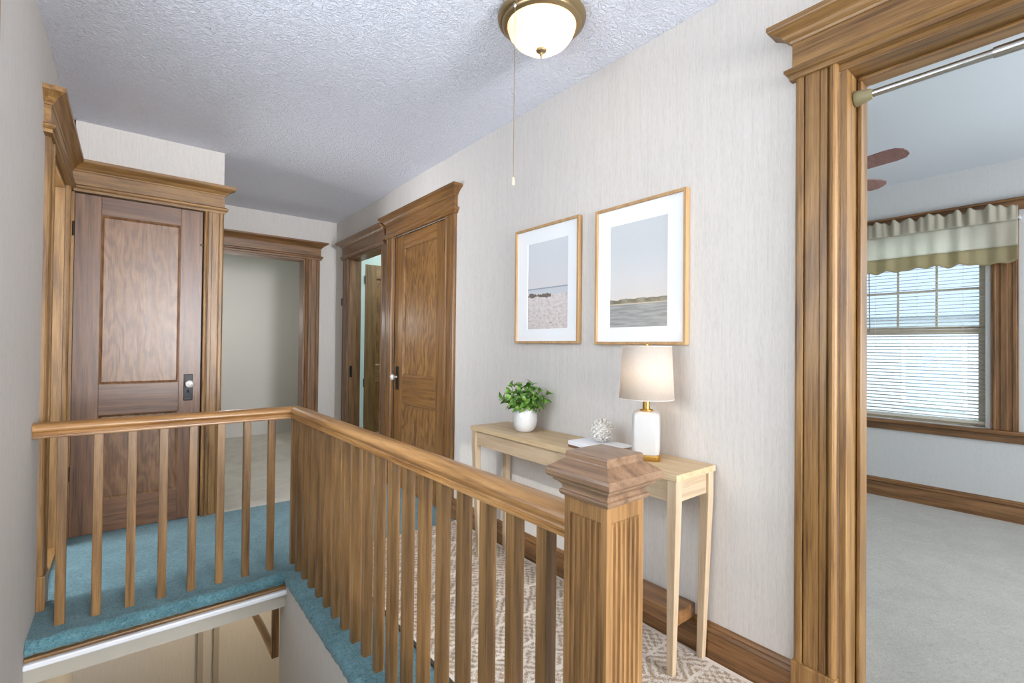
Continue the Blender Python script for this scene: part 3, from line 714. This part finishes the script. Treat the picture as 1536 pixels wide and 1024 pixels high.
def beach_mat():
    m, nt, b = newmat('sandy_beach_print')
    tc = N(nt, 'ShaderNodeTexCoord'); sep = N(nt, 'ShaderNodeSeparateXYZ'); L(nt, tc.outputs['Object'], sep.inputs[0]); z = sep.outputs[2]; y = sep.outputs[1]
    mp = N(nt, 'ShaderNodeMapping'); mp.inputs['Scale'].default_value = (1, 40, 75); mp.inputs['Rotation'].default_value = (.35, 0, 0); L(nt, tc.outputs['Object'], mp.inputs[0])
    n1 = N(nt, 'ShaderNodeTexNoise', i_Scale=1, i_Detail=5, i_Roughness=.7); L(nt, mp.outputs[0], n1.inputs['Vector'])
    n2 = N(nt, 'ShaderNodeTexNoise', i_Scale=30, i_Detail=3); L(nt, tc.outputs['Object'], n2.inputs['Vector'])
    sky = ramp(nt, [(.2, lin((216, 208, 206))), (.6, lin((206, 208, 212)))], mathn(nt, 'MULTIPLY', z, 1.3))
    sand = ramp(nt, [(.36, lin((150, 128, 114))), (.47, lin((200, 188, 182))), (.65, lin((216, 208, 206)))], mathn(nt, 'ADD', n1.outputs[0], mathn(nt, 'MULTIPLY', z, .35)))
    c = mixc(nt, mathn(nt, 'LESS_THAN', z, .306), sky.outputs[0], lin((150, 158, 166)))
    c = mixc(nt, mathn(nt, 'LESS_THAN', z, .299), c, lin((196, 199, 204)))
    c = mixc(nt, mathn(nt, 'LESS_THAN', z, mathn(nt, 'ADD', mathn(nt, 'MULTIPLY', n2.outputs[0], .03), .25)), c, sand.outputs[0])
    # rocks at the left of the waterline
    rk = mathn(nt, 'MULTIPLY', mathn(nt, 'LESS_THAN', mathn(nt, 'ABSOLUTE', mathn(nt, 'SUBTRACT', z, .262)), mathn(nt, 'MULTIPLY', mathn(nt, 'SUBTRACT', n2.outputs[0], .32), .05)), mathn(nt, 'GREATER_THAN', y, -.04))
    c = mixc(nt, rk, c, lin((112, 100, 88)))
    L(nt, c, b.inputs['Base Color']); b.inputs['Roughness'].default_value = .6; return m
def picture(y0, y1, z0, z1, bw, dep, mat, win, label):
    zc0 = z0
    t = empty('picture_frame', (XW, (y0+y1)/2, z0), label, 'picture', 'framed seaside prints')
    d = dep
    def rect(a, b, c, e, dd): return [(a, dd, c), (b, dd, c), (b, dd, e), (a, dd, e)]
    # mitred frame: outer back, outer front, inner front, inner step
    MB(TR).loft([rect(y0, y1, z0, z1, .001), rect(y0, y1, z0, z1, d), rect(y0+bw, y1-bw, z0+bw, z1-bw, d), rect(y0+bw, y1-bw, z0+bw, z1-bw, d-.012)], True, False).build('frame', wood('frame', 'z'), t, bevel=.0012)
    fb = MB(TR).box(y0+.002, y1-.002, .001, .004, z0+.002, z1-.002); fb.build('backing', plain('picture_backing', (150, 130, 100), .9), t)
    a, b, c, e = win; i0, i1, j0, j1 = y0+bw, y1-bw, z0+bw, z1-bw
    mt = MB(TR); mt.loft([rect(i0, i1, j0, j1, d-.012), rect(a, b, c, e, d-.012), rect(a+.002, b-.002, c+.002, e-.002, d-.0145)], True, False); mt.build('mount', M_mat, t)
    pr = MB(TR); pr.add(rect(a, b, c, e, d-.0142), [(0, 1, 2, 3)]); pr.build('print', mat, t)
picture(1.066, 1.552, 1.214, 1.857, .013, .028, sea_mat(), (1.158, 1.470, 1.292, 1.768), 'framed print of a calm bay with a low shore, hanging above the table lamp')
picture(1.660, 2.166, 1.219, 1.869, .013, .028, beach_mat(), (1.745, 2.066, 1.297, 1.778), 'framed print of a sandy beach with rocks, hanging left of the bay print')

# ------------------------------------------------------------------ ceiling light
gx, gy = 1.300, 1.450
cl = empty('ceiling_light', (gx, gy, ZC), 'antique brass flush ceiling light with lit frosted glass bowl', 'ceiling light')
MB().lathe([(.05, -.001), (.165, -.001), (.175, -.006), (.181, -.016), (.179, -.026), (.170, -.034), (.163, -.036), (.163, -.040), (.158, -.046), (.150, -.050), (.143, -.052), (.140, -.046), (.05, -.03)], (gx, gy, ZC), 64).build('base', M_bronze, cl, smooth=45)
m, nt, b = newmat('lit_alabaster_glass'); out = nt.nodes['Material Output']
tc = N(nt, 'ShaderNodeTexCoord'); nz = N(nt, 'ShaderNodeTexNoise', i_Scale=7, i_Detail=3, i_Distortion=2); L(nt, tc.outputs['Object'], nz.inputs['Vector'])
rr_ = ramp(nt, [(.3, (.40, .27, .15)), (.62, (.56, .46, .33))], nz.outputs[0])
b.inputs['Base Color'].default_value = (.9, .82, .7, 1); b.inputs['Roughness'].default_value = .25
tr = N(nt, 'ShaderNodeBsdfTranslucent'); L(nt, rr_.outputs[0], tr.inputs[0])
mx = N(nt, 'ShaderNodeMixShader', i_0=.72); L(nt, b.outputs[0], mx.inputs[1]); L(nt, tr.outputs[0], mx.inputs[2]); L(nt, mx.outputs[0], out.inputs[0])
MB().lathe([(.141, -.046), (.139, -.056), (.130, -.080), (.112, -.104), (.085, -.124), (.05, -.137), (.02, -.141), (.0005, -.1415)], (gx, gy, ZC), 56, False).build('glass_bowl', m, cl, smooth=80)
MB().lathe([(.004, -.13), (.021, -.1415), (.0225, -.146), (.019, -.151), (.010, -.155), (.006, -.158), (.0065, -.163), (.005, -.170), (.0035, -.174), (.0001, -.175)], (gx, gy, ZC), 20).build('finial', M_bronze, cl, smooth=60)
bm_, nt, b = newmat('ceiling_bulb'); b.inputs['Emission Color'].default_value = (1, .80, .55, 1); b.inputs['Emission Strength'].default_value = 12
bx_ = Vector((.045, -.035, -.07))
bb = MB().lathe([(.0005, -.03)]+[(.03*math.cos(a), .03*math.sin(a)) for a in [(-70+20*k)*PI/180 for k in range(8)]]+[(.0005, .03)], (gx+.04, gy-.01, ZC-.078), 20).build('bulb', bm_, cl, smooth=80)
ccx, ccy = gx-.163, gy-.028
ch = empty('pull_chain', (ccx, ccy, ZC-.05), 'long thin pull chain with small pale bell pull hanging from the ceiling light', 'pull chain')
MB().lathe([(.004, .012), (.007, .008), (.007, -.002), (.004, -.006)], (ccx, ccy, ZC-.05), 10).build('chain_bell', M_nickel, ch, smooth=50)
cm = MB(); cm.tube([(ccx, ccy, ZC-.05), (ccx, ccy, 1.846)], .0011, 6)
for k in range(130): cm.lathe([(.0003, -.0016), (.0017, 0), (.0003, .0016)], (ccx, ccy, ZC-.056-k*.00503), 6)
cm.build('chain', M_bronze, ch)
MB().lathe([(.002, 1.850), (.0045, 1.846), (.006, 1.832), (.0065, 1.822), (.004, 1.817), (.0002, 1.816)], (ccx, ccy, 0), 14).build('pull', plain('ivory_pull', (206, 186, 156), .4), ch, smooth=60)

# ------------------------------------------------------------------ tension rod in the bedroom doorway
RX, RZ = 1.845, 2.022
tr_ = empty('tension_rod', (RX, .51, RZ), 'brushed nickel tension rod across the top of the bedroom doorway', 'curtain rod')
def ycyl(prof, n=24): return MB(lambda s, a, b: (RX+a, s, RZ+b)).loft([[(y, 1.18*r*math.cos(2*PI*i/n), 1.18*r*math.sin(2*PI*i/n)) for i in range(n)] for y, r in prof])
ycyl([(.470, .0098), (.19, .0098)]).build('inner_tube', M_nickel, tr_, smooth=50)
ycyl([(.194, .0122), (.19, .0128), (-.29, .0128)]).build('outer_tube', M_nickel, tr_, smooth=50)
for a, b in ((.515, .468), (-.335, -.288)):
    ycyl([(a, .021), (a+(b-a)*.1, .0215), (a+(b-a)*.85, .0145), (b, .0135)]).build('end_cap', M_rubber, tr_, smooth=50)

# ------------------------------------------------------------------ bedroom window
wn = empty('window_1', (XWIN, .95, .6), 'bedroom sash window with dark brown casing', None, None, 'structure')
WY0, WY1, WZ0, WZ1 = .53, 1.40, .64, 2.20
def winframe(t, y0, y1, mul=True):
    MB(TW).box(y0, y1, -.15, -.02, WZ0-.04, WZ0).build('sill', M_white_paint, t, bevel=.003)
    for a, b in ((y0, y0+.025), (y1-.025, y1)): MB(TW).box(a, b, -.15, -.004, WZ0, WZ1).build('window_frame', M_white_paint, t, bevel=.002)
    MB(TW).box(y0, y1, -.15, -.004, WZ1-.03, WZ1).build('window_frame', M_white_paint, t, bevel=.002)
    tan = plain('tan_sash', (198, 184, 160), .5)
    for (z0, z1, d) in ((WZ0, 1.375, -.07), (1.345, WZ1-.03, -.105)):
        s = MB(TW); a, b = y0+.025, y1-.025
        s.box(a, a+.045, d-.03, d, z0, z1); s.box(b-.045, b, d-.03, d, z0, z1); s.box(a+.045, b-.045, d-.03, d, z0, z0+.045); s.box(a+.045, b-.045, d-.03, d, z1-.045, z1)
        if z0 > 1:
            for k in (1, 2):
                yy = a+.045+(b-a-.09)*k/3; s.box(yy-.007, yy+.007, d-.025, d-.005, z0+.045, z1-.045)
            s.box(a+.045, b-.045, d-.024, d-.006, 1.672, 1.686)
        so_ = s.build('sash', tan, t, bevel=.002)
        g = MB(TW); g.box(a+.045, b-.045, d-.018, d-.014, z0+.045, z1-.045); g.build('pane', M_glass, so_)
M_glass = glassmat('window_glass', (.96, .98, .98))
winframe(wn, WY0, WY1)
MB(TW).box(.385, .525, 0, .022, WZ0, 2.20).build('casing', wood('base', 'z'), wn, bevel=.003)
for a, b in ((.395, .415), (.44, .475), (.498, .512)): MB(TW).box(a, b, .022, .028, WZ0, 2.20).build('casing_bead', wood('base', 'z'), wn, bevel=.003)
MB(TW).box(1.40, 1.52, 0, .022, WZ0, 2.20).build('casing', wood('base', 'z'), wn, bevel=.003)
MB(TW).box(-.62, 1.54, 0, .03, 2.20, 2.27).build('casing_head', wood('base', 'y'), wn, bevel=.006)
MB(TW).box(-.64, 1.56, 0, .05, 2.262, 2.282).build('casing_cap', wood('base', 'y'), wn, bevel=.005)
MB(TW).box(-.62, 1.54, 0, .055, .612, .640).build('stool', wood('base', 'y'), wn, bevel=.006)
MB(TW).box(-.60, 1.52, 0, .02, .555, .612).build('window_apron', wood('base', 'y'), wn, bevel=.004)
wn2 = empty('window_2', (XWIN, -.05, .6), 'second bedroom sash window beyond the right edge', None, None, 'structure')
winframe(wn2, -.5, .36)
MB(TW).box(-.62, -.5, 0, .022, WZ0, 2.20).build('casing', wood('base', 'z'), wn2, bevel=.003)
# blinds
bl_ = empty('window_blind', (XWIN+.03, .96, WZ1-.04), 'white horizontal slat blind lowered over the bedroom window', 'blind')
slm = cloth('blind_slat', (240, 240, 236), .5)
s = MB(TW); zt, zb_ = WZ1-.07, WZ0+.045; ns = 54
for k in range(ns):
    z = zb_+(zt-zb_)*(k+.5)/ns
    a, b = WY0+.03, WY1-.03
    s.loft([[(a, -.052, z+.0035), (b, -.052, z+.0035)], [(a, -.040, z+.0012), (b, -.040, z+.0012)], [(a, -.028, z-.0040), (b, -.028, z-.0040)]], False, False)
so_ = s.build('slats', slm, bl_, smooth=60)
q = so_.modifiers.new('thick', 'SOLIDIFY'); q.thickness = .0006
MB(TW).box(WY0+.028, WY1-.028, -.055, -.022, WZ1-.07, WZ1-.035).build('headrail', M_white_paint, bl_, bevel=.002)
MB(TW).box(WY0+.03, WY1-.03, -.05, -.028, WZ0+.022, WZ0+.045).build('bottom_rail', plain('blind_rail', (206, 200, 186), .5), bl_, bevel=.003)
for yy in (.68, .95, 1.22): MB(TW).tube([(yy, -.04, WZ0+.04), (yy, -.04, WZ1-.06)], .0012, 6).build('ladder_cord', M_white_paint, bl_)
MB(TW).tube([(1.255, -.015, 1.34), (1.26, -.013, 1.8), (1.26, -.02, WZ1-.05)], .004, 8).build('wand', plain('blind_wand', (120, 118, 112), .3), bl_, smooth=60)
# valance
vl = empty('window_valance', (XWIN-.07, .95, 2.2), 'gathered cream valance with olive hem above the bedroom window', 'valance')
def ruffle(y0, y1, z0, z1, amp, seed, waves, nz=7, flare=1.0, n=220, dbase=.075, ripple=0.0):
    rows = []
    for j in range(nz+1):
        tz = j/nz; row = []
        for i in range(n+1):
            u = i/n; y = y0+(y1-y0)*u
            w_ = math.sin(u*waves*2*PI+1.7*math.sin(u*17+seed)+seed)+.5*math.sin(u*waves*4.3*PI+seed*2)
            aa = amp*(.35+.65*(1-tz)*flare if flare > 0 else .35+.65*tz)
            z = z0+(z1-z0)*tz + (ripple*w_*(1-tz) if flare > 0 else ripple*w_*tz)
            row.append((y, dbase+aa*w_, z))
        rows.append(row)
    return MB(TW).loft(rows, False, False)
def clothobj(mb, name, mat, par):
    o = mb.build(name, mat, par, smooth=80); q = o.modifiers.new('thick', 'SOLIDIFY'); q.thickness = .001; return o
VY0, VY1 = .385, 1.45
MC = cloth('cream_valance', (246, 243, 230), .68); MO = cloth('olive_hem', (204, 192, 156), .55); MH = cloth('sage_heading', (212, 206, 188), .4)
clothobj(ruffle(VY0, VY1, 2.12, 2.235, .016, 2.2, 9, 8, -1, ripple=.012), 'heading', MH, vl)
clothobj(ruffle(VY0, VY1, 1.94, 2.12, .012, 1.1, 4.5, 9, 1, ripple=0), 'skirt', MC, vl)
clothobj(ruffle(VY0, VY1, 1.832, 1.943, .012*2.6, 1.1, 4.5, 5, .0001, ripple=.009, dbase=.0752), 'hem', MO, vl)
MB(TW).tube([(VY0-.01, .06, 2.135), (VY1+.02, .06, 2.135)], .006, 10).build('rod', M_white_paint, vl)
for y in (VY0-.008, VY1+.018): MB(TW).box(y-.004, y+.004, .0, .066, 2.125, 2.145).build('bracket', M_white_paint, vl)

wn3 = empty('window_added', (XL, 1.23, .95), 'invented stair window in the unseen left wall, added for fill light', None, None, 'structure')  # window invented so that extra light reaches the hall
for a, b in ((.54, .63), (1.83, 1.91)): MB(TL).box(a, b, 0, .018, .95, 2.3).build('casing', wood('casing', 'z'), wn3, bevel=.003)
MB(TL).box(.53, 1.92, 0, .022, 2.3, 2.4).build('casing_head', wood('casing', 'y'), wn3, bevel=.003)
MB(TL).box(.53, 1.86, -.1, .03, .92, .95).build('stool', wood('casing', 'y'), wn3, bevel=.004)
s = MB(TL); s.box(.63, .67, -.12, -.06, .95, 2.3); s.box(1.79, 1.83, -.12, -.06, .95, 2.3); s.box(.67, 1.79, -.12, -.06, 2.26, 2.3); s.box(.67, 1.79, -.12, -.06, .95, 1.0); s.box(.67, 1.79, -.12, -.06, 1.6, 1.64)
s.build('sash', M_white_paint, wn3, bevel=.002)

# ------------------------------------------------------------------ ceiling fan
fx, fy = 3.44, 1.22
fn = empty('ceiling_fan', (fx, fy, ZC), 'ceiling fan with brown wooden blades in the bedroom', 'ceiling fan')
MB().lathe([(.0005, 0), (.065, 0), (.07, -.02), (.05, -.05), (.015, -.055), (.015, -.14), (.0005, -.14)], (fx, fy, ZC), 24).build('downrod', M_bronze, fn, smooth=45)
MB().lathe([(.0005, -.13), (.06, -.135), (.10, -.16), (.11, -.20), (.105, -.24), (.08, -.265), (.05, -.28), (.0005, -.285)], (fx, fy, ZC), 32).build('motor', M_bronze, fn, smooth=45)
for k in range(5):
    a = math.radians(-103+72*k); ca, sa = math.cos(a), math.sin(a)
    T = lambda u, v, w_, ca=ca, sa=sa: (fx+u*ca-v*sa, fy+u*sa+v*ca, ZC-.262+w_-v*.22)
    o1 = [(.18, -.05), (.30, -.06), (.47, -.066), (.52, -.058), (.548, -.03), (.552, 0), (.548, .03), (.52, .058), (.47, .066), (.30, .06), (.18, .05)]
    MB(T).loft([[(u, v, -.003) for u, v in o1], [(u, v, .003) for u, v in o1]]).build('blade', wood('blade', 'x'), fn, bevel=.001)
    MB(T).box(.06, .24, -.018, .018, .003, .009).build('blade_arm', M_bronze, fn, bevel=.002)

# ------------------------------------------------------------------ outdoors beyond the bedroom window
g = MB().box(5.2, 40, -20, 20, -3.4, -3.2)
struct('ground', g, plain('frosty_grass', (150, 160, 140), .9), 'ground outside the bedroom window')
nh = empty('neighbour_house', (13, 1.5, -3.2), 'pale neighbouring house glimpsed through the window blind', 'house')
sid = plain('pale_siding', (176, 178, 182), .8)
MB().box(12, 18, -2, 6.5, -3.2, 1.9).build('wall', sid, nh)
MB().loft([[(11.6, -2.4, 1.85), (18.4, -2.4, 1.85), (15, -2.4, 4.3)], [(11.6, 6.9, 1.85), (18.4, 6.9, 1.85), (15, 6.9, 4.3)]]).build('roof', plain('slate_roof', (120, 126, 140), .8), nh)
for yy in (-.8, 1.6, 4.0):
    for zz in (-2.2, .1):
        f = MB().box(11.95, 12.05, yy, yy+.95, zz, zz+1.3).build('window', M_white_paint, nh)
        MB().box(11.93, 11.96, yy+.08, yy+.87, zz+.08, zz+1.22).build('pane', plain('house_pane', (170, 190, 212), .3), f)

# ------------------------------------------------------------------ sun, sky, lamps and added fill lights
def area(name, loc, rot, sx, sy, power, col):
    l = bpy.data.lights.new(name, 'AREA'); l.shape = 'RECTANGLE'; l.size = sx; l.size_y = sy; l.energy = power; l.color = col
    o = bpy.data.objects.new(name, l); C.objects.link(o); o.location = loc; o.rotation_euler = rot; return o
def point(name, loc, power, col, r=.05):
    l = bpy.data.lights.new(name, 'POINT'); l.energy = power; l.color = col; l.shadow_soft_size = r
    o = bpy.data.objects.new(name, l); C.objects.link(o); o.location = loc; return o
area('hall_end_fill', (1.12, FY-.05, 1.48), (PI/2+.5, 0, .1), 1.25, 1.7, 205, (.95, .96, 1.0))  # added fill behind the camera, set in the invented end opening
area('stair_fill', (XL-.14, 1.23, 1.62), (0, -PI/2-.25, 0), 1.3, 1.15, 5, (.95, .96, 1.0))  # added fill at the invented stair window
area('left_room_fill', (-2.82, 3.6, 1.4), (0, -PI/2-.75, 0), 1.5, 1.3, 75, (.95, .96, 1.0))  # added fill in the unseen left room, tilted up to lift the ceiling
area('bedroom_fill', (3.4, BY0-.05, 1.45), (PI/2, 0, 0), 1.55, 1.45, 25, (.95, .96, 1.0))  # added fill at the invented bedroom side opening
point('ceiling_lamp_light', (gx+.035, gy-.01, ZC-.09), 8, (1, .86, .70), .03)
point('table_lamp_light', (lx, ly, TZ+.335), 1.5, (1, .72, .44), .03)
point('bathroom_fill', (2.7, 4.5, 2.3), 9, (1, .97, .92), .1)  # added fill point in the bathroom, no fixture there
point('passage_fill', (.9, 6.1, 1.5), 4, (1, .98, .95), .1)  # added fill point out of sight in the passage, no fixture there
point('downstairs_light', (.9, 4.2, -.6), 10, (1, .84, .6), .1)
sun = bpy.data.lights.new('sun', 'SUN'); sun.energy = .5; sun.angle = .02; so = bpy.data.objects.new('sun', sun); C.objects.link(so)
so.rotation_euler = (math.radians(20), math.radians(-52), 0)
wd_ = bpy.data.worlds.new('sky'); bpy.context.scene.world = wd_; wd_.use_nodes = True; nt = wd_.node_tree
bg = nt.nodes['Background']; bg.inputs[0].default_value = (.72, .86, 1.0, 1); bg.inputs[1].default_value = 2.4

# ------------------------------------------------------------------ camera
F, yaw, pit, rol = 715.0, math.radians(38.7), math.radians(.6), math.radians(.6)
f = Vector((math.sin(yaw)*math.cos(pit), math.cos(yaw)*math.cos(pit), math.sin(pit)))
r0 = Vector((math.cos(yaw), -math.sin(yaw), 0)); u0 = r0.cross(f)
r = r0*math.cos(rol)+u0*math.sin(rol); u = -r0*math.sin(rol)+u0*math.cos(rol)
cam = bpy.data.cameras.new('camera'); cam.sensor_width = 36; cam.lens = F/1536*36; cam.clip_start = .02
co = bpy.data.objects.new('camera', cam); C.objects.link(co)
co.matrix_world = Matrix(((r.x, u.x, -f.x, 0), (r.y, u.y, -f.y, 0), (r.z, u.z, -f.z, 1.2), (0, 0, 0, 1)))
sc = bpy.context.scene; sc.camera = co
vs = sc.view_settings; vs.view_transform = 'Standard'; vs.look = 'None'; vs.gamma = 1; vs.use_curve_mapping = False; vs.exposure = 1.2
sc.cycles.use_denoising = True; sc.cycles.max_bounces = 10; sc.cycles.diffuse_bounces = 6; sc.cycles.sample_clamp_indirect = 6
